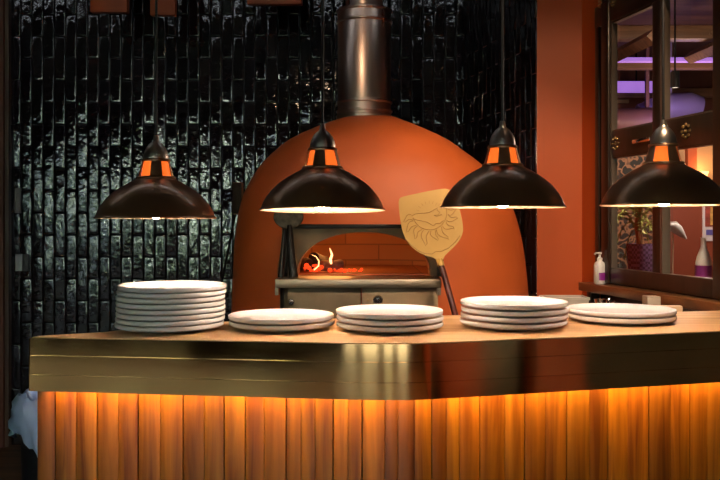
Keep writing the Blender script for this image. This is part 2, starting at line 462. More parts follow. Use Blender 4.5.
# ------------------------------------------------------------------ plates
def plate_mesh(r):
    b = BM(); k = r / .15
    prof = [(0, .0035), (.085 * k, .0035), (.088 * k, .0), (.096 * k, .0), (.100 * k, .003), (.132 * k, .0062), (.1445 * k, .0092), (.1490 * k, .0116), (.1500 * k, .0140), (.1500 * k, .0203),
            (.1488 * k, .0220), (.1460 * k, .0218), (.132 * k, .0155), (.118 * k, .0108), (.105 * k, .0090), (0, .0088)]
    b.lathe(prof, n=72); return b
stacks = [
 ('tall', 170, 335, 107, 8, .0148, ["topmost plate of the tall stack at the counter's left end", "second plate from the top of the tall stack of eight plates",
   "third plate from the top of the tall stack of eight plates", "fourth plate from the top of the tall stack of eight plates", "fifth plate from the top, fourth from the bottom of the tall stack",
   "third plate from the bottom of the tall stack of eight plates", "second plate from the bottom of the tall stack of eight plates", "bottom plate of the tall stack, resting on the worktop"]),
 ('pair', 281.5, 333.5, 105, 2, .0165, ["upper plate of the pair standing right beside the tall plate stack", "lower plate of the pair standing right beside the tall plate stack"]),
 ('three', 389.5, 335, 107, 3, .0165, ["top plate of the stack of three on the rounded brass corner", "middle plate of the stack of three on the rounded brass corner", "bottom plate of the stack of three on the rounded brass corner"]),
 ('four', 513.5, 332, 106, 4, .0175, ["top plate of the stack of four under the third pendant from the left", "second plate from the top of the stack of four right of the peel handle",
   "third plate from the top of the stack of four right of the peel handle", "bottom plate of the stack of four, on the worktop right of the peel handle"]),
 ('last', 621.5, 326, 105, 2, .0165, ["upper plate of the rightmost pair, in front of the window sill", "lower plate of the rightmost pair, in front of the window sill"]),
]
for key, px, fy, wpx, n, gap, labels in stacks:
    d = .307 * F / (fy - HOR) + .125
    r = wpx * d / F / 2
    x = K(px) * d
    mesh = None
    for i in range(n - 1, -1, -1):    # i = 0 is the top plate
        lvl = n - 1 - i
        loc = Vector((x + R.uniform(-.0018, .0018) + (.0008 * lvl if key == 'tall' else 0), d + R.uniform(-.0015, .0015), ZT + .0006 + lvl * gap))
        if mesh is None:
            o = obj('plate', plate_mesh(r), ceramic, angle=50); mesh = o.data
        else:
            o = bpy.data.objects.new('plate', mesh); C.objects.link(o)
        o.location = loc
        tag(o, 'white ' + labels[i], 'plate', {'tall': 'tall stack of plates', 'pair': 'pair of plates beside the tall stack', 'three': 'stack of three plates on the corner',
             'four': 'stack of four plates', 'last': 'rightmost pair of plates'}[key])

# ------------------------------------------------------------------ pendant lamps
def lamp_proto(label):
    t = thing('pendant_lamp', label, 'pendant lamp', (0, 0, 0), group='bronze pendant lamps over the counter')
    k = .0028
    out = [(62.5, -1.2), (62.8, 0), (61.2, 1.2), (60.6, 3), (59, 7), (55.5, 13), (50, 20), (43.5, 26.2), (36, 31.5), (29, 35.6), (23.5, 38.4), (20.5, 40.2)]
    inn = [(19.5, 39.5), (22.8, 37.4), (28.3, 34.6), (35.2, 30.5), (42.5, 25.3), (48.9, 19.2), (54.4, 12.4), (57.8, 6.6), (59.4, 2.8), (60.0, 1.0), (61.4, -1.0)]
    b = BM(); b.lathe([(r * k, z * k) for r, z in out], n=72); obj('shade', b, bronze, t, angle=60)
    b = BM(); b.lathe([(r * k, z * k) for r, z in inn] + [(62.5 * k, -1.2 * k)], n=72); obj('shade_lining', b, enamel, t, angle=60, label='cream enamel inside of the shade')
    b = BM(); b.lathe([(20.5 * k, 40.2 * k), (20.8 * k, 41.4 * k), (19.6 * k, 43 * k), (17.6 * k, 43.2 * k), (17.6 * k, 40 * k), (20.5 * k, 40.2 * k)], n=48)
    b.lathe([(14.6 * k, 58.5 * k), (14.9 * k, 60 * k), (14.2 * k, 61.5 * k), (12 * k, 61.5 * k), (12 * k, 58.5 * k), (14.6 * k, 58.5 * k)], n=48)
    for q in range(4):                  # broad straps of the vented neck
        a0 = -PI / 2 + q * PI / 2 - .05; hw = .36
        vs = []
        for z, r in ((42.6, 18.6), (59, 14.0)):
            for rr in (r, r - .9):
                for s in (-1, -.33, .33, 1):
                    vs.append(b.bm.verts.new((rr * k * math.cos(a0 + s * hw), rr * k * math.sin(a0 + s * hw), z * k)))
        for i in range(3):
            b.bm.faces.new((vs[i], vs[i + 1], vs[8 + i + 1], vs[8 + i])); b.bm.faces.new((vs[4 + i], vs[12 + i], vs[12 + i + 1], vs[4 + i + 1]))
        b.bm.faces.new((vs[0], vs[8], vs[12], vs[4])); b.bm.faces.new((vs[3], vs[7], vs[15], vs[11]))
    obj('neck', b, bronze, t)
    b = BM(); b.lathe([(15.8 * k, 42 * k), (12.2 * k, 59.5 * k)], n=32); obj('amber_glass', b, amber, t, label='amber glass glowing inside the neck')
    b = BM(); b.lathe([(12.9 * k, 61.5 * k), (12.7 * k, 65 * k), (11.8 * k, 69 * k), (10.0 * k, 73 * k), (7.0 * k, 77 * k), (3.6 * k, 79.6 * k), (3.0 * k, 82 * k), (2.4 * k, 86 * k), (0, 86.3 * k)], n=40)
    obj('cap', b, pewter, t, label='pewter cap', angle=50)
    b = BM(); b.tube([(0, 0, 83 * k), (0, 0, CEIL - 1.44)], .0036, 8); obj('cord', b, black_cord, t)
    b = BM(); b.ball((0, 0, .030), .030, 20, 12, (1, 1, 1.15)); b.lathe([(.014, .055), (.014, .105)], n=16); obj('bulb', b, bulb_m, t)
    return t
lamps = [(156, 217.5, 59.5, 'bronze pendant lamp hanging over the tall plate stack in front of the tiles', 0.3, .3),
         (322.5, 209.5, 62.5, 'bronze pendant lamp hanging in front of the left side of the orange oven', 2.0, -.1),
         (502.5, 206.5, 62, 'bronze pendant lamp overlapping the golden pizza peel, over the stack of four plates', .3, .0),
         (663.5, 204.5, 61.5, 'bronze pendant lamp hanging in front of the dark framed window', .3, .35)]
proto = None
for px, py, r, lab, tilt, rz in lamps:
    d = .175 * F / r
    M = Matrix.Translation(P(px, py, d)) @ Matrix.Rotation(math.radians(-tilt), 4, 'X') @ Matrix.Rotation(rz, 4, 'Z')
    if proto is None: proto = o = lamp_proto(lab); o.matrix_world = M
    else: o = copy_tree(proto, M); o['label'] = lab

# ------------------------------------------------------------------ pizza oven
OY = 3.9 * S; HD = .58
rows = [(119, 343, 397), (125, 325, 412), (133, 306, 430), (141, 290, 446.5), (153, 275, 463), (166, 262, 480), (180, 253, 492), (195, 245.5, 503), (210, 241, 510.5), (232, 237.5, 517), (250, 236, 520.5), (275, 235, 523.5), (300, 234, 525.5), (330, 233, 527.5)]
tab = [(EYE + (HOR - y) / F * OY, K(a) * OY, K(c) * OY) for y, a, c in rows]
tab = [(0., tab[-1][1] - .02, tab[-1][2] + .02)] + tab[::-1]
def prof(z):
    for i in range(len(tab) - 1):
        if tab[i][0] <= z <= tab[i + 1][0]:
            # Catmull-Rom on the two sides
            z0, z1 = tab[i][0], tab[i + 1][0]; t = (z - z0) / (z1 - z0)
            out = []
            for s in (1, 2):
                p1, p2 = tab[i][s], tab[i + 1][s]
                m1 = (p2 - tab[i - 1][s]) / (z1 - tab[i - 1][0]) if i > 0 else (p2 - p1) / (z1 - z0)
                m2 = (tab[i + 2][s] - p1) / (tab[i + 2][0] - z0) if i + 2 < len(tab) else (p2 - p1) / (z1 - z0)
                h = z1 - z0
                out.append((2*t**3-3*t**2+1)*p1 + (t**3-2*t**2+t)*h*m1 + (-2*t**3+3*t**2)*p2 + (t**3-t**2)*h*m2)
            return out
    return tab[-1][1], tab[-1][2]
oven = thing('pizza_oven', 'rounded orange plaster pizza oven with steel flue and arched mouth', 'oven', ((tab[1][1] + tab[1][2]) / 2, OY, 0))
FY = OY - HD - .045                   # front of the mouth frame
mzF = EYE + (HOR - 276.5) / F * FY     # oven floor level
mx0, mx1 = K(285) * FY, K(440.5) * FY; mzt = EYE + (HOR - 227.5) / F * FY
zs = [0] + [i * .03 for i in range(1, 200) if i * .03 < tab[-1][0] - .02] + [tab[-1][0] - .012, tab[-1][0] - .004, tab[-1][0]]
N = 144
b = BM(); rings = []
for i, z in enumerate(zs):
    l, r = prof(z); cx = (l + r) / 2; hw = (r - l) / 2
    wmax = .78
    hd = HD * min(1, (hw / wmax)) ** .75
    ex = 2.5
    ring = []
    for k in range(N):
        a = 2 * PI * k / N; ca, sa = math.cos(a), math.sin(a)
        ring.append(b.bm.verts.new((cx + hw * math.copysign(abs(ca) ** (2 / ex), ca), OY + hd * math.copysign(abs(sa) ** (2 / ex), sa), z)))
    rings.append(ring)
for i in range(len(rings) - 1):
    for k in range(N):
        q = (rings[i][k], rings[i][(k + 1) % N], rings[i + 1][(k + 1) % N], rings[i + 1][k])
        c = sum((v.co for v in q), Vector()) / 4
        if c.y < OY and mx0 + .035 < c.x < mx1 - .035 and mzF - .0 < c.z < mzt - .03: continue
        b.bm.faces.new(q)
b.bm.faces.new(rings[-1])
obj('dome', b, orange, oven, angle=60)
# mouth frame: a steel plate with an arched hole and a black lintel bar
ax0, ax1 = K(297) * FY, K(431) * FY; acx = (ax0 + ax1) / 2; ahw = (ax1 - ax0) / 2; arise = (276.5 - 232) / F * FY
def arch(hw, rise, n=28, z0=None):
    return [(acx + hw * math.cos(PI * i / n), mzF + rise * (math.sin(PI * i / n) ** .85)) for i in range(n + 1)]
b = BM(); n = 28
inner = arch(ahw, arise, n)
outer = []
for x, z in inner:
    a = math.atan2(z - mzF, x - acx)
    # project to rectangle
    dx, dz = math.cos(a), max(math.sin(a), 0)
    tx = (mx1 - acx) / dx if dx > 1e-6 else ((mx0 - acx) / dx if dx < -1e-6 else 1e9)
    tz = (mzt - mzF) / dz if dz > 1e-6 else 1e9
    tt = min(tx, tz); outer.append((acx + dx * tt, mzF + dz * tt))
ci = [min(range(n + 1), key=lambda i: abs(outer[i][0] - cx_) + abs(outer[i][1] - mzt)) for cx_ in (mx1, mx0)]
outer[ci[0]] = (mx1, mzt); outer[ci[1]] = (mx0, mzt)
vv = {}
for nm, pts, y in (('if', inner, FY), ('of', outer, FY), ('ib', inner, FY + .06), ('ob', outer, FY + .10)):
    vv[nm] = [b.bm.verts.new((x, y, z)) for x, z in pts]
for i in range(n):
    b.bm.faces.new((vv['if'][i], vv['if'][i + 1], vv['of'][i + 1], vv['of'][i]))
    b.bm.faces.new((vv['if'][i], vv['ib'][i], vv['ib'][i + 1], vv['if'][i + 1]))
    b.bm.faces.new((vv['of'][i], vv['of'][i + 1], vv['ob'][i + 1], vv['ob'][i]))
obj('mouth_plate', b, mat('heat_stained_steel', (.13, .08, .042), .45, .7, var=.35, vscale=9), oven, angle=30)
b = BM()
b.box((mx0 - .012, FY - .03, mzt - .004), (mx1 + .012, FY + .10, mzt + .014), bevel=.004)
b.box((mx0 - .012, FY - .02, mzF), (mx0 + .014, FY + .10, mzt - .004), bevel=.003); b.box((mx1 - .014, FY - .02, mzF), (mx1 + .012, FY + .10, mzt - .004), bevel=.003)
obj('mouth_frame', b, black_steel, oven)
# chamber, lofted from the arch backwards
b = BM(); rings = []
for dy, hw, ri in ((.058, ahw, arise), (.15, ahw * 1.0, arise), (.155, ahw + .10, arise + .08), (.35, ahw + .16, arise + .10), (.6, ahw + .17, arise + .11), (.82, ahw + .10, arise + .08), (.93, ahw - .04, arise), (.98, ahw * .45, arise * .5)):
    pts = arch(hw, ri, 24); pts = pts + [(acx + hw * (-1 + 2 * i / 8), mzF) for i in range(1, 8)]
    rings.append([b.bm.verts.new((x, FY + dy, z)) for x, z in pts])
m = len(rings[0])
for i in range(len(rings) - 1):
    for k in range(m): b.bm.faces.new((rings[i][k], rings[i][(k + 1) % m], rings[i + 1][(k + 1) % m], rings[i + 1][k]))
b.bm.faces.new(rings[-1])
def brick_mat():
    mm, nt, bb = nodes('oven_fire_brick'); bb.inputs['Roughness'].default_value = .75
    tc = nt.nodes.new('ShaderNodeTexCoord'); mp = nt.nodes.new('ShaderNodeMapping'); mp.inputs['Rotation'].default_value = (PI / 2, 0, 0)
    br = nt.nodes.new('ShaderNodeTexBrick'); br.inputs['Scale'].default_value = 1; br.inputs['Brick Width'].default_value = .36; br.inputs['Row Height'].default_value = .085
    br.inputs['Mortar Size'].default_value = .004; br.inputs['Color1'].default_value = (.38, .16, .055, 1); br.inputs['Color2'].default_value = (.30, .125, .045, 1); br.inputs['Mortar'].default_value = (.20, .085, .035, 1)
    nt.links.new(tc.outputs['Object'], mp.inputs[0]); nt.links.new(mp.outputs[0], br.inputs['Vector']); nt.links.new(br.outputs['Color'], bb.inputs['Base Color']); return mm
obj('chamber', b, brick_mat(), oven, angle=40)
# landing shelf and front panel
SY = FY - .16
sx0, sx1 = K(275) * SY, K(441) * SY; sz1 = mzF - .001; sz0 = EYE + (HOR - 288) / F * SY
b = BM(); b.box((sx0, SY, sz0), (sx1, FY + .056, sz1), bevel=.002); b.box((sx1 - .012, SY, sz0 - .03), (sx1, SY + .03, sz0)); b.box((sx0, SY, sz0 - .03), (sx0 + .012, SY + .03, sz0))
obj('shelf', b, steel, oven)
PYF = FY - .07
panel_m = mat('stained_steel_panel', (.13, .10, .06), .4, .8, var=.22, vscale=7, rvar=.1)
p0, p1, ps = K(284) * PYF, K(438) * PYF, K(361.5) * PYF
b = BM(); b.box((p0, PYF, .45), (ps - .002, PYF + .09, sz0), bevel=.002); obj('front_panel', b, panel_m, oven)
b = BM(); b.box((ps + .002, PYF - .006, .45), (p1, PYF + .09, sz0), bevel=.002); pd = obj('door', b, mat('tan_steel_door', (.26, .18, .10), .42, .8, var=.15, vscale=5), oven)
b = BM(); c = P(378, 300, PYF - .006); Mx = Matrix.Rotation(PI / 2, 4, 'X')
b.lathe([(.020, 0), (.020, .006), (.015, .009), (.013, .005), (.006, .005), (.006, .012), (0, .012)], c, 24, Mx); obj('gauge', b, chrome, pd)
b = BM(); c = P(291.5, 302, PYF); b.lathe([(.014, 0), (.014, .010), (.010, .016), (0, .017)], c, 20, Mx); obj('knob', b, chrome, oven)
b = BM(); c = P(368, 300, PYF); b.lathe([(.006, 0), (.006, .014), (0, .014)], c, 12, Mx); obj('rivet', b, rosm, oven)
b = BM(); b.tube([(K(279) * SY + .008, SY + .05, sz0), (K(281) * SY, SY + .09, .0)], .009, 8); obj('shelf_leg', b, black_steel, oven)
# flue
fx = K(364.3) * OY; fr = 26.6 / F * OY; zf = tab[-1][0]
def zO(y): return EYE + (HOR - y) / F * OY
fl = BM(); fl.lathe([(fr * 1.06, zf - .02), (fr * 1.06, zf + .012), (fr, zf + .02), (fr, zO(11)), (fr * .98, zO(10)), (fr * .70, zO(9)), (fr * .70, CEIL)], (fx, OY, 0), 64)
flue = obj('flue', fl, steel_pol, oven, angle=40)
for y in (12, 23, 103, 112):
    b = BM(); zz = zO(y); b.lathe([(fr, zz - .008), (fr + .006, zz - .005), (fr + .008, zz), (fr + .006, zz + .005), (fr, zz + .008)], (fx, OY, 0), 64); obj('flue_ring', b, steel_pol, flue, angle=60)

# fire in the oven
bark = mat('charred_bark', (.03, .018, .012), .85, bump=.006, bscale=50, var=.5, vscale=30)
ash = mat('ash_grey_log', (.22, .15, .11), .9, bump=.006, bscale=40, var=.5, vscale=25)
ember_m = mat('ember', (.5, .05, .01), .8, emit=(1, .06, .010), es=1.1)
flame_m = mat('flame', (1, .6, .25), .5, emit=(1, .42, .17), es=3.2)
def log(p, q, r, m, label):
    b = BM(); p, q = Vector(p), Vector(q); p.z = max(p.z, mzF + r * 1.12); q.z = max(q.z, mzF + r * 1.12); pts = [p.lerp(q, i / 8) + Vector((R.uniform(-.004, .004), 0, R.uniform(-.003, .003))) for i in range(9)]
    b.tube(pts, [r * R.uniform(.9, 1.08) for _ in pts], 14); tag(obj('firewood_log', b, m, angle=50, origin=p), label, 'firewood', 'burning logs in the oven')
ly = FY + .30
def Q(px, py, d): return P(px, py, d)
log(Q(309, 269, ly - .02), Q(296, 266, ly + .28), .030, bark, 'black charred log lying on the left inside the oven mouth')
log(Q(314, 258, ly + .02), Q(326, 262, ly + .24), .026, bark, 'black log resting on the others, its end glowing under the white flame ring')
log(Q(322, 268.5, ly + .0), Q(341, 267, ly + .05), .026, ash, 'grey ash coated log lying in front of the tall flame')
b = BM()
for i in range(75):
    px = 305 + 40 * R.random() ** 1.5; c = P(px, 271 - R.random() * 8 * max(0, 1 - (px - 305) / 45), ly - .05 + R.random() * .2)
    c.z = max(c.z, mzF + .004)
    b.ball(c, R.uniform(.005, .014), 6, 4, (1, 1, .8))
for i in range(16):
    c = P(R.uniform(340, 362), 272, ly + R.random() * .15); c.z = mzF + .005; b.ball(c, R.uniform(.004, .008), 6, 4)
tag(obj('embers', b, ember_m), 'bed of glowing red embers around the logs in the oven', 'embers', kind='stuff')
b = BM()
def flame(pts, r0): b.tube(pts, [r0 * x for x in (1, 1.2, 1.0, .7, .12)][:len(pts)], 8)
flame([P(331, 264, ly), P(330.5, 259, ly), P(332, 255, ly), P(331, 251.5, ly), P(329.5, 248, ly)], .0052)
tag(obj('flame', b, flame_m), 'thin upright flame rising from the grey log in the oven', 'flame')
b = BM()
flame([P(314, 270, ly - .04), P(318.5, 266, ly - .04), P(319, 261, ly - .04), P(316, 256.5, ly - .04), P(311, 254.5, ly - .04)], .0025)
tag(obj('flame', b, flame_m), 'curled flame licking round the black logs at the left of the oven', 'flame')

# ------------------------------------------------------------------ golden pizza peel
dn = SY - .03; zn = EYE + (HOR - 262) / F * dn; sl = .22
def PB(px, py, off=0.):
    ky = (HOR - py) / F
    y = (dn - off + sl * (EYE - zn)) / (1 - sl * ky)
    return Vector((K(px) * y, y, EYE + ky * y))
foot = Vector((K(440 + 15 / 53 * (HOR + (EYE) * F / (dn - sl * zn) - 262)) * (dn - sl * zn), dn - sl * zn, .0))
peel = thing('pizza_peel', 'golden pizza peel with engraved sun leaning against the oven mouth', 'pizza peel', foot)
outl = [(436.5, 263), (436, 259), (432, 257), (425, 255.5), (418, 252), (411, 246.5), (405.5, 239), (402, 230), (400, 218), (398.6, 205), (398.8, 199.5), (401, 197), (412, 194.6), (426, 191.6), (440, 188.9), (447, 188.6), (451.5, 190.5), (455, 196), (458.5, 205), (461, 215), (463, 225), (463.2, 232), (460.5, 239), (455, 246), (449, 251.5), (444.5, 256), (443, 260), (442.8, 263)]
def smooth(poly, it=2):
    for _ in range(it):
        q = []
        for i in range(len(poly)):
            a, c = poly[i], poly[(i + 1) % len(poly)]
            q += [(a[0] * .75 + c[0] * .25, a[1] * .75 + c[1] * .25), (a[0] * .25 + c[0] * .75, a[1] * .25 + c[1] * .75)]
        poly = q
    return poly
b = BM(); b.prism(smooth(outl, 2), 0, .009, lambda x, y, z: PB(x, y, z))
bl = obj('blade', b, gold, peel, angle=40)
b = BM()
def line(pts, r=.0011): b.tube([PB(x, y, .0095) for x, y in pts], r, 6)
cx, cy, cr = 429.6, 212.7, 17.2
line([(cx + cr * math.cos(a), cy + cr * math.sin(a)) for a in [math.radians(-28 + i * 8) for i in range(25)]])
line([(411.5, 216), (415, 214), (419, 213.5), (424, 213.2), (429, 212.5), (434, 210), (438, 207.5), (437, 210.5), (440, 212), (438, 215), (434, 215.5), (437, 216.5), (442, 214.5)])
line([(412.5, 218.5), (417, 220), (422, 221), (427, 222), (431, 224.5), (433.5, 226), (436, 223.5), (440, 223.5), (443.5, 220.5)])
for tx, ty in ((403, 220), (404.8, 230.5), (413, 238), (423.5, 245.5), (436, 241), (446.5, 240.5), (453, 230), (457.5, 220), (456.5, 211)):
    a = math.atan2(ty - cy, tx - cx); L = math.hypot(tx - cx, ty - cy)
    p = []
    for s in (-1, 1):
        leg = []
        for i in range(7):
            t = i / 6; rr = cr + 1.2 + (L - cr - 1.2) * t; w = .15 * (1 - t) ** .7 * s + .07 * math.sin(t * PI * 1.6)
            leg.append((cx + rr * math.cos(a + w), cy + rr * math.sin(a + w)))
        p += leg if s < 0 else leg[::-1][1:]
    line(p)
for i in range(7):                       # faint short marks above the face
    a = math.radians(200 + i * 17); line([(cx + r * math.cos(a), cy + r * math.sin(a) + 2) for r in (11, 12.5, 14)], .0006)
line([(405, 238.5), (411, 245), (418, 250.5), (425, 253.5), (432, 254), (436, 251.5), (441, 251.5), (448, 248.5), (455, 242.5), (460, 235.5)], .0012)
obj('sun_engraving', b, engr, bl, label='brown engraved half sun with a face and wavy rays')
b = BM(); p0_ = PB(439.8, 260, -.002); b.tube([PB(440, 262, .004), p0_.lerp(foot, .03) , foot + Vector((0, 0, .004))], [.010, .0125, .0125], 14); obj('handle', b, redwood, peel)
b = BM(); q0, q1 = PB(439.6, 259, .003), PB(441.2, 266, .003); b.tube([q0, q1], [.012, .015], 14); obj('ferrule', b, gold, peel)

# ------------------------------------------------------------------ tools at the left of the oven mouth
ty = FY - .10
base = P(293.5, 279, ty); base.z = mzF
t = thing('turning_peel', 'small round dark turning peel standing on the shelf left of the oven mouth', 'peel', base)
hc = P(288.5, 217, ty + .03)
b = BM(); Mh = Matrix.Rotation(PI / 2 - .1, 4, 'X') @ Matrix.Diagonal((1.15, .92, 1, 1)); b.lathe([(0, 0), (.052, 0), (.055, .003), (.052, .006), (0, .006)], hc, 40, Mh)
obj('head', b, mat('smoked_steel', (.10, .085, .06), .45, .8, var=.5, vscale=40), t)
b = BM(); b.tube([P(289.3, 225, ty + .022), P(290.5, 245, ty + .012), base + Vector((0, 0, .004))], [.010, .016, .020], 14); obj('handle', b, black_steel, t)
base = P(280.5, 279, ty); base.z = mzF
b = BM(); b.tube([P(284.5, 229, ty + .005), base + Vector((0, 0, .003))], [.008, .013], 12)
tag(obj('poker', b, black_steel, origin=base), 'thin black poker leaning left of the round turning peel', 'poker')
by = OY + .1
foot = P(207, 340, by + .0); foot.z = 0; top = P(238.5, 198, by); foot.x = top.x - .30
t = thing('oven_brush', 'brown wooden oven brush on a thin black pole in front of the tiles', 'brush', foot)
b = BM(); a_ = (top - foot).normalized(); b.tube([foot + a_ * .01, top - a_ * .03], .006, 10); obj('pole', b, black_steel, t)
b = BM(); b.box((top.x - .026, top.y - .03, top.z - .085), (top.x + .024, top.y + .02, top.z + .08), bevel=.006); hd_ = obj('head', b, brownwood, t)
b = BM(); b.box((top.x - .022, top.y - .055, top.z - .08), (top.x + .02, top.y - .03, top.z + .075)); obj('bristles', b, mat('dark_bristle', (.03, .02, .015), .9, bump=.004, bscale=120), hd_)

# ------------------------------------------------------------------ bin and bag at the left end of the counter
bd = 2.95 * S
bc = Vector((K(30) * bd + .045, bd + .15, 0)); zt_b = EYE + (HOR - 447) / F * bd
t = thing('waste_bin', 'dark waste bin behind the left end of the counter', 'waste bin', bc)
b = BM(); r0 = .135
b.lathe([(0, .0), (r0 * .86, .0), (r0, zt_b + .12), (r0 - .006, zt_b + .12), (r0 * .84, .02), (0, .02)], bc, 36); obj('body', b, mat('black_bin_plastic', (.012, .013, .018), .4), t)
def bag_mat():
    mm, nt, bb = nodes('pale_blue_bin_bag'); bb.inputs['Base Color'].default_value = (.45, .60, .92, 1); bb.inputs['Roughness'].default_value = .28
    bb.inputs['Transmission Weight'].default_value = .15
    return mm
b = BM(); n = 72; rings = []
prf = [(.60, zt_b + .02), (.76, zt_b + .135), (.98, zt_b + .180), (1.12, zt_b + .155), (1.20, zt_b + .12), (1.25, zt_b + .08), (1.24, zt_b + .05), (1.19, zt_b + .025)]
for j, (rr, zz) in enumerate(prf):
    ring = []
    for k in range(n):
        a = 2 * PI * k / n
        w = 1 + .05 * math.sin(a * 7 + j * 1.1) + .045 * math.sin(a * 15 - j * 1.9) + R.uniform(-.025, .025)
        dz = .022 * math.sin(a * 5 + 1) * (j / 7) + R.uniform(-.006, .006) - (.35 * math.exp(-((a - 5.05) / .28) ** 2) if j == 7 else (.12 * math.exp(-((a - 5.05) / .3) ** 2) if j == 6 else 0))
        ring.append(b.bm.verts.new((bc.x + r0 * rr * w * math.cos(a), bc.y + r0 * rr * w * math.sin(a), zz + dz)))
    rings.append(ring)
for i in range(len(rings) - 1):
    for k in range(n): b.bm.faces.new((rings[i][k], rings[i][(k + 1) % n], rings[i + 1][(k + 1) % n], rings[i + 1][k]))
b.bm.faces.new(rings[0])
tag(obj('bin_bag', b, bag_mat(), angle=60, origin=(bc.x, bc.y, zt_b)), 'crumpled pale blue plastic bag folded over the waste bin rim', 'bin bag')

# ------------------------------------------------------------------ switches on the tiles
sy = YB - .012
for (x0, y0, x1, y1, nm, lab, cat) in ((16, 254, 22.5, 271, 'light_switch', 'white light switch plate on the far left edge of the tiles', 'light switch'),
                                  (23, 254, 29, 271, 'dark_switch', 'grey switch plate directly right of the white one', 'light switch'),
                                  (15.5, 188, 21, 213, 'control_box', 'slim grey control box on the tiles above the white switch', 'control box')):
    a, c = P(x0, y1, sy), P(x1, y0, sy)
    t = thing(nm if nm != 'dark_switch' else 'light_switch', lab, cat, ((a.x + c.x) / 2, sy + .01, a.z))
    m_ = {'light_switch': white_pl, 'dark_switch': mat('grey_plastic', (.10, .09, .085), .4), 'control_box': mat('aged_plastic', (.30, .27, .24), .4)}[nm]
    b = BM(); b.box((a.x, sy - .012, a.z), (c.x, sy + .01, c.z), bevel=.002); obj('plate_cover' if nm != 'control_box' else 'housing', b, m_, t)
    b = BM(); mx_, mz_ = (a.x + c.x) / 2, (a.z + c.z) / 2; b.box((mx_ - .008, sy - .018, mz_ - .015), (mx_ + .008, sy - .010, mz_ + .015), bevel=.002); obj('rocker' if nm != 'control_box' else 'button', b, m_, t)

# ------------------------------------------------------------------ things by the window sill (kitchen side)
def soap(loc, k, label, cat, tall=False, name='soap_dispenser'):
    t = thing(name, label, cat, loc)
    L = Vector(loc)
    b = BM(); b.lathe([(0, 0), (.024 * k, 0), (.027 * k, .004 * k), (.027 * k, .085 * k), (.024 * k, .098 * k), (.013 * k, .106 * k), (.011 * k, .112 * k), (0, .112 * k)], L, 32)
    obj('bottle', b, white_pl, t, angle=50)
    b = BM(); b.lathe([(.0275 * k, .018 * k), (.0278 * k, .020 * k), (.0278 * k, .052 * k), (.0275 * k, .054 * k)], L, 32)
    # label covers the right front quarter
    for f in [f for f in b.bm.faces if not (-1.9 < math.atan2(f.calc_center_median().y - L.y, f.calc_center_median().x - L.x) < .3)]: b.bm.faces.remove(f)
    obj('label_sticker', b, label_p, t, label='purple label')
    b = BM(); b.lathe([(.013 * k, .110 * k), (.013 * k, .122 * k), (.006 * k, .124 * k), (.005 * k, .138 * k), (.010 * k, .140 * k), (.010 * k, .149 * k), (0, .150 * k)], L, 24)
    b.tube([L + Vector((0, 0, .145 * k)), L + Vector((-.022 * k, -.012 * k, .145 * k)), L + Vector((-.028 * k, -.015 * k, .139 * k))], .0045 * k, 8); obj('pump', b, white_pl, t)
    return t
us = upx(607.5) - .01
pp = W(us, .035, zs1 + .0005); hpx = (281 - 249) / F * pp.y
soap(pp, hpx / .150, 'white pump soap dispenser with purple label on the window sill', 'soap dispenser')
# prep bench under the sill
bench = thing('prep_bench', 'low steel prep bench along the wall below the window sill', 'bench', W(.6, .3, 0))
c0_ = K(545) * 3.62 * S
bp_ = [W(.03, .012, 0), W(1.25, .012, 0), W(1.25, .36, 0), W(.50, .36, 0), Vector((c0_ - .012, 3.60 * S, 0)), Vector((c0_ - .012, 3.80 * S, 0)), W(.03, .16, 0)]
b = BM(); b.prism([(p.x, p.y) for p in bp_], .90, .93); obj('bench_top', b, steel, bench)
for u, o in ((.10, .05), (.52, .32), (1.20, .05), (1.20, .31)):
    b = BM(); b.tube([W(u, o, 0), W(u, o, .9)], .018, 10); obj('leg', b, steel, bench)
def at_bench(px, d, z=.931): v = Vector((K(px) * d, d, z)); return v
# white container in front of the pillar
cd = 3.62 * S
c0, c1 = K(545) * cd, K(588.5) * cd; ztop = EYE + (HOR - 297.3) / F * cd
b = BM()
f0 = [(c0 + .012, cd), (c1 - .012, cd), (c1 - .012, cd + .11), (c0 + .012, cd + .11)]; f1 = [(c0, cd - .008), (c1, cd - .008), (c1, cd + .118), (c0, cd + .118)]
va = [b.bm.verts.new((x, y, .931)) for x, y in f0]; vb = [b.bm.verts.new((x, y, ztop - .012)) for x, y in f1]; vc = [b.bm.verts.new((x + (-.004 if i in (0, 3) else .004), y + (-.004 if i < 2 else .004), ztop - .012)) for i, (x, y) in enumerate(f1)]
vd = [b.bm.verts.new((v.co.x, v.co.y, ztop)) for v in vc]; ve = [b.bm.verts.new((x + (.006 if i in (0, 3) else -.006), y + (.006 if i < 2 else -.006), ztop)) for i, (x, y) in enumerate(f1)]
vf = [b.bm.verts.new((x + (.004 if i in (0, 3) else -.004), y + (.004 if i < 2 else -.004), .94)) for i, (x, y) in enumerate(f0)]
b.bm.faces.new(va[::-1]); b.bm.faces.new(vf)
for A_, B_ in ((va, vb), (vb, vc), (vc, vd), (vd, ve), (ve, vf)):
    for i in range(4): b.bm.faces.new((A_[i], A_[(i + 1) % 4], B_[(i + 1) % 4], B_[i]))
t = tag(obj('food_container', b, mat('cream_plastic', (.62, .55, .47), .4), origin=((c0 + c1) / 2, cd + .05, .931)), 'white open plastic container in front of the orange pillar', 'container')
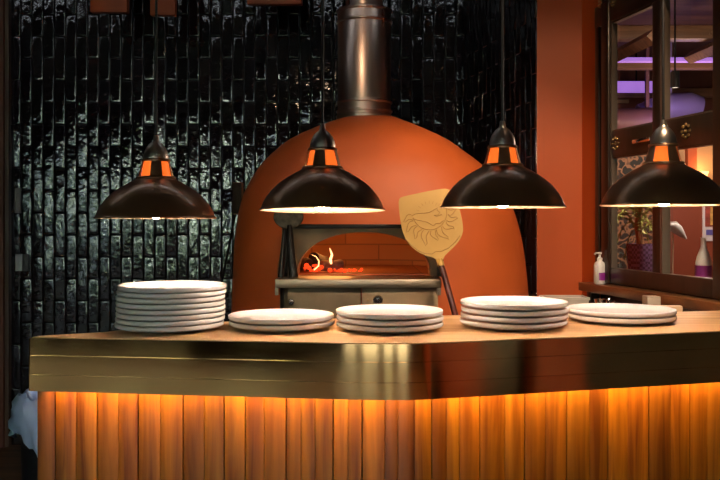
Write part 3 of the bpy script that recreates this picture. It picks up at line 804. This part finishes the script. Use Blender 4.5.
# shiny jug and small tap
d_ = 3.45 * S; p = at_bench(600, d_)
t = thing('metal_jug', 'small shiny metal jug at the left end of the window sill bench', 'jug', p)
zz = EYE + (HOR - 299) / F * d_ - p.z
b = BM(); b.lathe([(0, 0), (.024, 0), (.028, zz * .4), (.022, zz * .8), (.026, zz), (.023, zz), (.019, zz * .8), (.024, zz * .4), (.020, .006), (0, .006)], p, 28); obj('body', b, chrome, t)
b = BM(); b.tube([p + Vector((-.022, -.0, zz * .85)), p + Vector((-.045, -.01, zz * .7)), p + Vector((-.045, -.01, zz * .35)), p + Vector((-.026, 0, zz * .25))], .004, 8); obj('handle', b, chrome, t)
d_ = 3.33 * S; p = at_bench(609.5, d_); zz = EYE + (HOR - 298.5) / F * d_ - p.z
t = thing('bar_tap', 'small pale metal tap right of the shiny jug', 'tap', p)
b = BM(); b.tube([p, p + Vector((0, 0, zz * .8)), p + Vector((-.004, -.01, zz)), p + Vector((-.02, -.04, zz * .95)), p + Vector((-.024, -.05, zz * .75))], .0065, 12); obj('spout', b, chrome, t)
b = BM(); b.tube([p + Vector((.0, 0, zz * .82)), p + Vector((.022, -.006, zz * .92))], .004, 8); obj('lever', b, chrome, t)
d_ = 3.02 * S; a, c = at_bench(647, d_), at_bench(661, d_); zz = EYE + (HOR - 296.5) / F * d_
b = BM(); b.box((a.x, d_, .931), (c.x, d_ + .06, zz), bevel=.003); tag(obj('card_box', b, mat('pale_card', (.42, .33, .25), .7), origin=a), 'small pale card box standing under the window sill', 'box')
d_ = 2.86 * S; a, c = at_bench(648, d_), at_bench(683, d_); zz = EYE + (HOR - 306) / F * d_
b = BM(); b.box((a.x, d_, .931), (c.x, d_ + .028, zz), bevel=.004); tag(obj('chopping_board', b, wood('pale_board_wood', (.5, .33, .18), (.66, .46, .27), 'x', .5), origin=a), 'pale wooden board on edge behind the rightmost plates', 'chopping board')

# ------------------------------------------------------------------ the next room, behind the window
RB = 9.6
b = BM(); b.box((.2, RB, 0), (7, RB + .15, CEIL)); struct('wall_far', b, mat('brown_far_wall', (.20, .075, .045), .7))
b = BM(); b.box((6.9, -4.3, 0), (7.1, RB + .2, CEIL)); struct('wall_outer', b, dark_paint)
b = BM(); b.box((.25, YB + .3, 0), (.4, RB, CEIL)); struct('wall_inner', b, dark_paint)
beam_m = wood('tan_beam', (.16, .08, .04), (.34, .19, .10), 'x', .5)
cl_m = wood('next_room_ceiling_boards', (.06, .028, .018), (.11, .05, .03), 'x', .6)
b = BM(); b.box((.5, 4.6, 3.12), (6.9, RB, 3.2)); struct('ceiling_lower', b, cl_m)
purple_led = mat('purple_led', (.5, .3, .9), .5, emit=(.48, .22, .85), es=.6)
for py, d, h in ((38.5, 6.3, .10), (68, 7.5, .09), (98, 9.2, .11)):
    z = EYE + (HOR - py) / F * d
    b = BM(); b.box((1.4, d, z), (6.9, d + .12, z + h), bevel=.004)
    struct('ceiling_beam', b, beam_m)
for py, d, h, x0, x1 in ((61.5, 7.0, .035, 1.4, 6.9), (92, 8.6, .11, 1.4, P(657, 0, 8.6).x)):
    z = EYE + (HOR - py) / F * d
    t = thing('ceiling_light', 'narrow violet light strip under the ceiling of the next room' if h < .05 else 'broad violet light panel seen through the upper left pane', 'ceiling light', (x0, d, z))
    b = BM(); b.box((x0, d, z), (x1, d + .06, z + h), bevel=.003); obj('diffuser', b, purple_led, t)
    for xx in (x0 + .2, x1 - .2): b = BM(); b.tube([(xx, d + .03, z + h), (xx, d + .03, 3.12)], .01, 8); obj('hanger', b, black_steel, t)
b = BM()
pa, pb = P(612, 52, 5.6), P(700, 20, 4.6)
b.tube([P(596, 66, 6.9), P(655, 36, 5.2)], .05, 4); struct('ceiling_rafter', b, beam_m)
b = BM(); b.tube([P(690, 58, 6.9), P(728, 42, 6.0)], .05, 4); struct('ceiling_rafter', b, beam_m)
# violet awning-like duct
b = BM(); dd = 8.2
b.tube([P(640, 115, dd), P(664, 107, dd), P(690, 106, dd), P(700, 108, dd)], [.10, .13, .13, .11], 24)
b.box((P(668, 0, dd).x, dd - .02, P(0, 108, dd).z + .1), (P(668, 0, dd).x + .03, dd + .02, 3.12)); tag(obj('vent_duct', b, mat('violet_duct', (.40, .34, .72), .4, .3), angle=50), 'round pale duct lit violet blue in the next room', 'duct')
b = BM(); b.tube([P(610, 122, dd - .3), P(655, 120, dd - .3)], [.12, .12], 24); b.box((P(635, 0, dd).x, dd - .32, P(0, 121, dd).z + .09), (P(635, 0, dd).x + .03, dd - .28, 3.12)); tag(obj('vent_duct', b, mat('rosy_duct', (.20, .09, .09), .5), angle=50), 'dull rosy duct in the next room, behind the upper left pane', 'duct')
b = BM(); a = P(613, 103, RB - .03); c = P(629, 98, RB - .03); b.box((a.x, RB - .03, a.z), (c.x, RB, c.z)); tag(obj('mounted_board', b, mat('beige_panel', (.55, .42, .28), .6), origin=a), 'small beige panel left in the upper window pane', 'panel')
# black spotlight
sp = P(675, 80, 5.4); t = thing('track_spotlight', 'black cylinder spotlight seen through the upper right pane', 'spotlight', sp + Vector((0, 0, .2)))
b = BM(); b.lathe([(0, .055), (.024, .055), (.028, .045), (.028, -.045), (.024, -.050), (.024, -.04), (0, -.04)], sp, 24); obj('housing', b, black_steel, t)
b = BM(); b.lathe([(0, -.046), (.024, -.046)], sp, 24); obj('lens', b, mat('spot_lens', (1, .9, .8), .3, emit=(1, .85, .7), es=1.2), t)
b = BM(); b.tube([sp + Vector((0, 0, .05)), Vector((sp.x, sp.y, 3.12))], .006, 8); obj('stem', b, black_steel, t)
# partition with leafy wallpaper, red panel, warm lamp and poster
PD = 5.5
def leaf_mat():
    mm, nt, bb = nodes('leaf_wallpaper'); bb.inputs['Roughness'].default_value = .7
    tc = nt.nodes.new('ShaderNodeTexCoord'); v = nt.nodes.new('ShaderNodeTexVoronoi'); v.inputs['Scale'].default_value = 16; v.feature = 'DISTANCE_TO_EDGE'
    n = nt.nodes.new('ShaderNodeTexNoise'); n.inputs['Scale'].default_value = 8
    mxv = nt.nodes.new('ShaderNodeMix'); mxv.data_type = 'VECTOR'; mxv.inputs[0].default_value = .25
    nt.links.new(tc.outputs['Object'], mxv.inputs[4]); nt.links.new(tc.outputs['Object'], n.inputs[0]); nt.links.new(n.outputs['Color'], mxv.inputs[5]); nt.links.new(mxv.outputs[1], v.inputs['Vector'])
    r = nt.nodes.new('ShaderNodeValToRGB'); r.color_ramp.elements[0].position = .06; r.color_ramp.elements[0].color = (.34, .16, .08, 1); r.color_ramp.elements[1].position = .12; r.color_ramp.elements[1].color = (.02, .016, .012, 1)
    nt.links.new(v.outputs[0], r.inputs[0]); nt.links.new(r.outputs[0], bb.inputs['Base Color']); return mm
xs = [P(596, 0, PD).x, P(660, 0, PD).x, P(688, 0, PD).x, P(694, 0, PD).x, P(760, 0, PD).x]
zp = EYE + (HOR - 138) / F * PD
b = BM(); b.box((xs[0], PD, 0), (xs[1], PD + .1, zp)); struct('partition_leafy', b, leaf_mat())
b = BM(); b.box((xs[1], PD, 0), (xs[4], PD + .1, zp)); struct('partition_plain', b, mat('beige_partition', (.42, .24, .11), .6))
zr = EYE + (HOR - 201) / F * PD
b = BM(); b.box((xs[1], PD - .03, 0), (xs[4], PD, zr)); struct('wainscot', b, mat('red_brown_panel', (.22, .045, .022), .5))
b = BM(); b.box((xs[2] - .02, PD - .05, zr), (xs[3], PD, zp + .04)); struct('trim_5', b, orange_w)
wl = P(704, 176, PD - .06); t = thing('wall_lamp', 'small warm wall lamp glowing in the next room beside the orange post', 'wall lamp', wl)
b = BM(); b.lathe([(.012, -.03), (.03, .03), (.028, .03), (.010, -.03)], wl, 24); obj('shade', b, mat('lamp_shade_glow', (1, .7, .35), .6, emit=(1, .5, .15), es=2.2), t)
b = BM(); b.tube([wl + Vector((0, .055, -.03)), wl + Vector((0, 0, -.05)), wl + Vector((0, 0, -.03))], .006, 8); obj('arm', b, rosm, t)
# poster
a, c = P(702, 241, PD - .034), P(719, 203, PD - .034)
t = thing('poster', 'white framed poster on the red wall behind the right pane', 'poster', a)
def flat(b, fx0, fz0, fx1, fz1, dy, th=.004):
    b.box((a.x + (c.x - a.x) * fx0, a.y - dy - th, a.z + (c.z - a.z) * fz0), (a.x + (c.x - a.x) * fx1, a.y - dy, a.z + (c.z - a.z) * fz1))
b = BM(); flat(b, 0, 0, 1, 1, 0, .01); obj('frame', b, mat('poster_white', (.70, .66, .72), .5), t)
b = BM(); flat(b, .14, .38, .9, .94, .011); pic = obj('picture', b, mat('poster_picture', (.28, .05, .04), .5, var=.5, vscale=30), t)
b = BM(); flat(b, .42, .42, .68, .9, .016); obj('picture_patch', b, mat('poster_yellow', (.65, .40, .10), .5, var=.4, vscale=40), pic)
b = BM(); flat(b, .2, .16, .9, .30, .011); obj('caption_band', b, mat('poster_blue', (.09, .10, .42), .5), t)
# console with palm and heron
cz = 1.02
t = thing('console_table', 'dark console table behind the window in the next room', 'table', P(650, 0, 4.75) * 1)
t.location.z = 0; WM[t.name] = Matrix.Translation((t.location.x, t.location.y, 0))
cxa, cxb = P(604, 0, 4.55).x, P(706, 0, 4.85).x
b = BM(); b.box((cxa, 4.5, cz - .04), (cxb, 5.0, cz), bevel=.004); obj('tabletop', b, darkwood, t)
for x in (cxa + .03, cxb - .03):
    for y in (4.53, 4.97): b = BM(); b.box((x - .02, y - .02, 0), (x + .02, y + .02, cz - .04)); obj('leg', b, darkwood, t)
pl = P(641, 0, 4.76); pl.z = cz
t = thing('potted_palm', 'green palm in a violet woven pot behind the lower left pane', 'plant', pl)
def weave():
    mm, nt, bb = nodes('violet_wicker'); tc = nt.nodes.new('ShaderNodeTexCoord'); ck = nt.nodes.new('ShaderNodeTexChecker'); ck.inputs['Scale'].default_value = 70
    ck.inputs['Color1'].default_value = (.26, .17, .40, 1); ck.inputs['Color2'].default_value = (.09, .05, .14, 1)
    nt.links.new(tc.outputs['Object'], ck.inputs['Vector']); nt.links.new(ck.outputs[0], bb.inputs['Base Color']); bb.inputs['Roughness'].default_value = .6; return mm
hp = EYE + (HOR - 244) / F * 4.72 - cz
b = BM(); b.lathe([(0, 0), (.062, 0), (.080, hp), (.074, hp), (.058, .02), (0, .02)], pl, 32); obj('pot', b, weave(), t)
b = BM(); b.lathe([(0, hp - .02), (.072, hp - .02)], pl, 24); obj('soil', b, dark_paint, t)
stem_m = mat('palm_stem', (.30, .14, .06), .7, bump=.004, bscale=40)
leaf_g = mat('palm_leaf', (.30, .34, .08), .5, var=.5, vscale=30)
b = BM(); b.tube([pl + Vector((0, 0, hp - .02)), pl + Vector((-.02, 0, hp + .10)), pl + Vector((-.015, 0, hp + .2))], [.02, .017, .014], 10); obj('stem', b, stem_m, t)
for i in range(30):
    a_ = i * 2.4; L = R.uniform(.22, .36); h0 = pl + Vector((-.015, 0, hp + R.uniform(.02, .2)))
    dirv = Vector((math.cos(a_) * (.55 if math.cos(a_) > 0 else 1), math.sin(a_) * .75, 0)); up_ = R.uniform(.5, 1.6)
    b = BM(); prev = None; side = Vector((-dirv.y, dirv.x, 0))
    mid = []
    for j in range(9):
        s = j / 8; p = h0 + dirv * (L * s) * .8 + Vector((0, 0, up_ * L * s - .9 * L * s * s)); mid.append(p)
    for j in range(8):                   # leaflets along the rib
        p = mid[j + 1]; w = .07 * math.sin(PI * (j + 1.2) / 9.5)
        for sgn in (-1, 1):
            q = p + side * sgn * w + dirv * .03 - Vector((0, 0, .012)); e_ = (q - p).cross(UZ).normalized() * .016
            b.face([mid[j], p + e_ * .5, q, p - e_ * .5])
    b.tube(mid, .0028, 5)
    obj('frond', b, leaf_g, t)
# heron statue
hb = P(672, 228, 4.62); hz = cz
t = thing('heron_statue', 'grey white heron statue on one thin leg behind the lower right pane', 'statue', (hb.x - .02, hb.y, hz))
gw = mat('grey_white_paint', (.50, .50, .50), .5, var=.25, vscale=25)
b = BM(); k_ = 4.62 / F
def H(px, py): return P(px + 2.5, py, 4.62)
b.tube([H(664.5, 229), H(667, 226), H(671, 226.5), H(675.5, 230), H(680, 235), H(684, 239)], [.012, .026, .032, .028, .017, .004], 16)
b.tube([H(666, 226), H(664, 221), H(666.5, 215), H(664, 210), H(660, 212)], [.016, .010, .008, .011, .003], 10)
obj('body', b, gw, t)
b = BM(); b.tube([H(670, 231), H(670.5, 246), H(670, 262), Vector((H(670, 262).x, 4.62, hz))], .005, 8); obj('leg', b, mat('statue_leg', (.45, .30, .20), .5), t)
b = BM(); b.lathe([(0, 0), (.05, 0), (.05, .015), (.01, .03), (0, .03)], Vector((H(670, 262).x, 4.62, hz)), 24); obj('base', b, brownwood, t)
# white spray bottle inside, on an inner ledge
b = BM(); wbox(b, u0, uE, -.34, -.14, zb1 - .10, zb1 - .05, .004); struct('window_ledge', b, darkwood, win)
k703 = K(703.5); 
ul = upx(703.5); y_ = PY - ul / math.sqrt(1 + vx * vx) + .36; pb_ = Vector((k703 * y_, y_, zb1 - .0495))
k0 = pb_.x / pb_.y * F + 360
bl_ = thing('cleaning_bottle', 'white long necked bottle with purple label behind the right pane', 'bottle', pb_)
hh = (272 - 238) / F * pb_.y + .05
b = BM(); b.lathe([(0, 0), (.032, 0), (.034, .006), (.034, hh * .42), (.028, hh * .58), (.012, hh * .80), (.011, hh * .98), (.014, hh), (0, hh)], pb_, 28); obj('bottle', b, white_pl, bl_, angle=50)
b = BM(); b.lathe([(.0346, hh * .12), (.0346, hh * .40)], pb_, 28); obj('label_sticker', b, label_p, bl_, label='purple label')

# ------------------------------------------------------------------ the dining room behind the camera (seen in tiles and brass)
YR = -4.0
ops = [(-5.9, -4.75, .52, 2.15), (-4.55, -3.45, .52, 2.15), (-3.25, -2.3, .52, 2.15), (-1.6, -1.2, .0, 2.1), (-1.0, -.35, .0, 2.1), (-.1, .35, .0, 2.1), (.6, 1.3, .0, 2.1)]
b = BM(); x = -7
for (a, c, z0, z1) in ops:
    b.box((x, YR - .2, 0), (a, YR, CEIL)); b.box((a, YR - .2, z1), (c, YR, CEIL))
    if z0 > 0: b.box((a, YR - .2, 0), (c, YR, z0))
    x = c
b.box((x, YR - .2, 0), (7, YR, CEIL)); struct('wall_rear', b, mat('dark_rear_wall', (.045, .022, .014), .6))
for i, (a, c, z0, z1) in enumerate(ops):
    w_ = bpy.data.objects.new('window_%d' % (i + 2) if z0 > 0 else 'door_%d' % (i - 2), None); C.objects.link(w_); w_['kind'] = 'structure'; WM[w_.name] = Matrix.Identity(4)
    b = BM(); f = .05
    b.box((a, YR - .12, z0), (a + f, YR - .06, z1)); b.box((c - f, YR - .12, z0), (c, YR - .06, z1)); b.box((a, YR - .12, z0), (c, YR - .06, z0 + f)); b.box((a, YR - .12, z1 - f), (c, YR - .06, z1))
    mx_ = (a + c) / 2; b.box((mx_ - .02, YR - .11, z0), (mx_ + .02, YR - .07, z1))
    nh = 4
    for j in range(1, nh): zz = z0 + (z1 - z0) * j / nh; b.box((a, YR - .11, zz - .018), (c, YR - .07, zz + .018))
    struct('window_frame' if z0 > 0 else 'door_frame', b, darkwood, w_)
# garden outside
b = BM(); b.box((-12, -13, -.12), (8, YR - .3, -.02)); struct('ground_outside', b, mat('garden_paving', (.012, .018, .032), .8))
b = BM(); b.box((-1.9, -7.2, -.10), (1.6, YR - .3, -.01)); struct('door_reflector_slab', b, mat('pale_reflector_slab', (.13, .132, .128), .7))  # pale slab added as a reflector, brightens the streaks in the brass corner
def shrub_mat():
    mm, nt, bb = nodes('sun_dappled_foliage'); bb.inputs['Roughness'].default_value = .6
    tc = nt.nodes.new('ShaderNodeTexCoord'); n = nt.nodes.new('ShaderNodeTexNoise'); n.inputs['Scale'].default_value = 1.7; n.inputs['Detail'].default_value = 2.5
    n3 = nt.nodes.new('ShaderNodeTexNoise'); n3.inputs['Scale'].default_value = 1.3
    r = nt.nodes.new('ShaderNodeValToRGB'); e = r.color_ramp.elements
    e[0].position = .45; e[0].color = (.008, .016, .010, 1); e[1].position = .63; e[1].color = (.84, .86, .84, 1)  # sunlit and shaded foliage painted as sharp colour steps, for sparkle in the tiles
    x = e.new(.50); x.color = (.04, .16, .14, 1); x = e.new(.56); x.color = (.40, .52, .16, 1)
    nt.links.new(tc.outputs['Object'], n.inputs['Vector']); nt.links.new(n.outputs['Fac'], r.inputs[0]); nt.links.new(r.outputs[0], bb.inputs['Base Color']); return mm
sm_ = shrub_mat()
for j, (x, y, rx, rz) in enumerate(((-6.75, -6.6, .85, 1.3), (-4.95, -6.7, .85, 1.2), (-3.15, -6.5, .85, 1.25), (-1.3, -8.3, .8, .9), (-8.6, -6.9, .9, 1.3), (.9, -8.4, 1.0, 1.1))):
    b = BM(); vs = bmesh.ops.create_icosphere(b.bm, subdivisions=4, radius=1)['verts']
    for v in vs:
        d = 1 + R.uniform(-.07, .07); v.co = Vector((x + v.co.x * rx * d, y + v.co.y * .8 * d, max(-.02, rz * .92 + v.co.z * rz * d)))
    tag(obj('garden_shrub', b, sm_, smooth=False, origin=(x, y, 0)), 'leafy shrub with painted sun dapples %s outside the dining room windows' % ('second from the left', 'in the middle of the row', 'right of the middle', 'small and low by the glazed doors', 'farthest left', 'broad, behind the glazed doors')[j], 'shrub')
# ceiling baffles and lamps of the kitchen
for px0, px1 in ((90, 127), (150, 175), (247, 302)):
    yy = YB - .42; z_ = EYE + (HOR - {90: 12, 150: 15, 247: 4}[px0]) / F * yy
    b = BM(); b.box((K(px0) * yy, yy, z_), (K(px1) * yy, yy + .05, CEIL), bevel=.004); struct('ceiling_drop', b, orange_w)
strip_m = mat('cool_strip_light', (1, 1, 1), .5, emit=(.86, .93, 1.0), es=6.)
for x0, x1 in ((-3.4, -2.2), (-2.0, -.9), (-.7, .35), (.5, 1.2)):
    t = thing('ceiling_strip_light', 'slim cool white strip light on the kitchen ceiling', 'ceiling light', ((x0 + x1) / 2, 3.4, CEIL), group='strip lights on the kitchen ceiling')
    b = BM(); b.box((x0, 3.36, CEIL - .03), (x1, 3.44, CEIL), bevel=.004); obj('housing', b, white_pl, t)
    b = BM(); b.box((x0 + .02, 3.385, CEIL - .042), (x1 - .02, 3.415, CEIL - .03)); obj('diffuser', b, strip_m, t)

# ------------------------------------------------------------------ lights
def light(kind, name, loc, energy, col, size=.1, aim=None, spot=None, blend=.5):
    l = bpy.data.lights.new(name, kind); l.energy = energy; l.color = col
    if kind in ('POINT', 'SPOT'): l.shadow_soft_size = size
    if kind == 'AREA': l.size = size
    if kind == 'SPOT': l.spot_size = math.radians(spot); l.spot_blend = blend
    o = bpy.data.objects.new(name, l); C.objects.link(o); o.location = loc
    if aim is not None: o.rotation_euler = (Vector(aim) - Vector(loc)).to_track_quat('-Z', 'Y').to_euler()
    return o
def spot_fixture(loc, aim, energy, col, spot, label):
    loc = Vector(loc); t = thing('ceiling_spotlight', label, 'spotlight', loc)
    d = (Vector(aim) - loc).normalized(); q = (-d).to_track_quat('Z', 'Y').to_matrix().to_4x4()
    b = BM(); b.lathe([(0, .14), (.03, .14), (.038, .12), (.042, .0), (.036, .0), (.030, .04), (0, .045)], loc, 24, q); obj('housing', b, black_steel, t)
    b = BM(); b.tube([loc - d * .12, Vector((loc.x - d.x * .12, loc.y - d.y * .12, CEIL))], .01, 8); obj('stem', b, black_steel, t)
    light('SPOT', 'spot', loc + d * .02, energy, col, .035, aim, spot, .6)
spot_fixture((.85, 1.75, 3.05), (.66, 4.0, .85), 200, (1, .74, .5), 50, 'black ceiling spotlight aimed at the oven front')
spot_fixture((1.25, 2.3, 3.05), (.98, 4.2, 1.4), 36, (1, .66, .4), 50, 'black ceiling spotlight aimed at the orange pillar')
spot_fixture((-.4, 2.0, 3.05), (.0, 4.0, 1.5), 22, (1, .66, .42), 55, 'black ceiling spotlight aimed at the left of the oven')
for x_, y_, e_, a_ in ((-3.6, -2.0, 110, 60), (-1.9, -1.4, 110, 45), (-.3, -2.4, 150, 60), (1.7, -1.3, 520, 110)):
    light('SPOT', 'dining_fill_spot', (x_, y_, CEIL - .03), e_ * .8, (1, .60, .30), .08, (x_, y_, 0), a_, .6)  # unseen fill spots added to brighten the floor and wall mirrored in the brass
light('POINT', 'fire_glow', P(326, 262, FY + .44) + Vector((0, 0, .08)), 4.5, (1, .38, .09), .12)
light('POINT', 'violet_room_light', P(682, 122, 7.5), 5, (.42, .32, 1.0), .2)
light('POINT', 'next_room_fill', (2.7, 7.0, 2.0), 22, (1, .62, .38), .2)  # added warm fill for the next room, no fixture
light('POINT', 'wall_lamp_bulb', wl + Vector((0, -.02, .05)), .9, (1, .6, .25), .03)
light('POINT', 'next_room_front_fill', (2.0, 4.45, 2.0), 42, (1, .78, .6), .1)  # added fill that brightens palm and partition, no fixture on the ceiling
sun = bpy.data.lights.new('sun', 'SUN'); sun.energy = 150; sun.angle = .02; so = bpy.data.objects.new('sun', sun); C.objects.link(so)
so.rotation_euler = Vector((.72, -.14, -.62)).to_track_quat('-Z', 'Y').to_euler()

w = bpy.data.worlds.new('sky'); bpy.context.scene.world = w; w.use_nodes = True
bg = w.node_tree.nodes['Background']; bg.inputs[0].default_value = (.72, .88, 1.0, 1); bg.inputs[1].default_value = 5.0

# ------------------------------------------------------------------ camera
cam = bpy.data.cameras.new('camera'); co = bpy.data.objects.new('camera', cam); C.objects.link(co)
co.location = (0, 0, EYE); co.rotation_euler = (PI / 2, 0, 0)
cam.sensor_width = 36; cam.lens = F / 720 * 36; cam.shift_y = -(240 - HOR) / 720; cam.clip_end = 60
sc = bpy.context.scene; sc.camera = co
sc.view_settings.view_transform = 'Standard'; sc.view_settings.look = 'None'; sc.view_settings.exposure = 0.2; sc.view_settings.gamma = 1
sc.cycles.use_denoising = True
sc.cycles.max_bounces = 8; sc.cycles.transparent_max_bounces = 8
sc.cycles.sample_clamp_indirect = 8
sc.cycles.caustics_reflective = False; sc.cycles.caustics_refractive = False
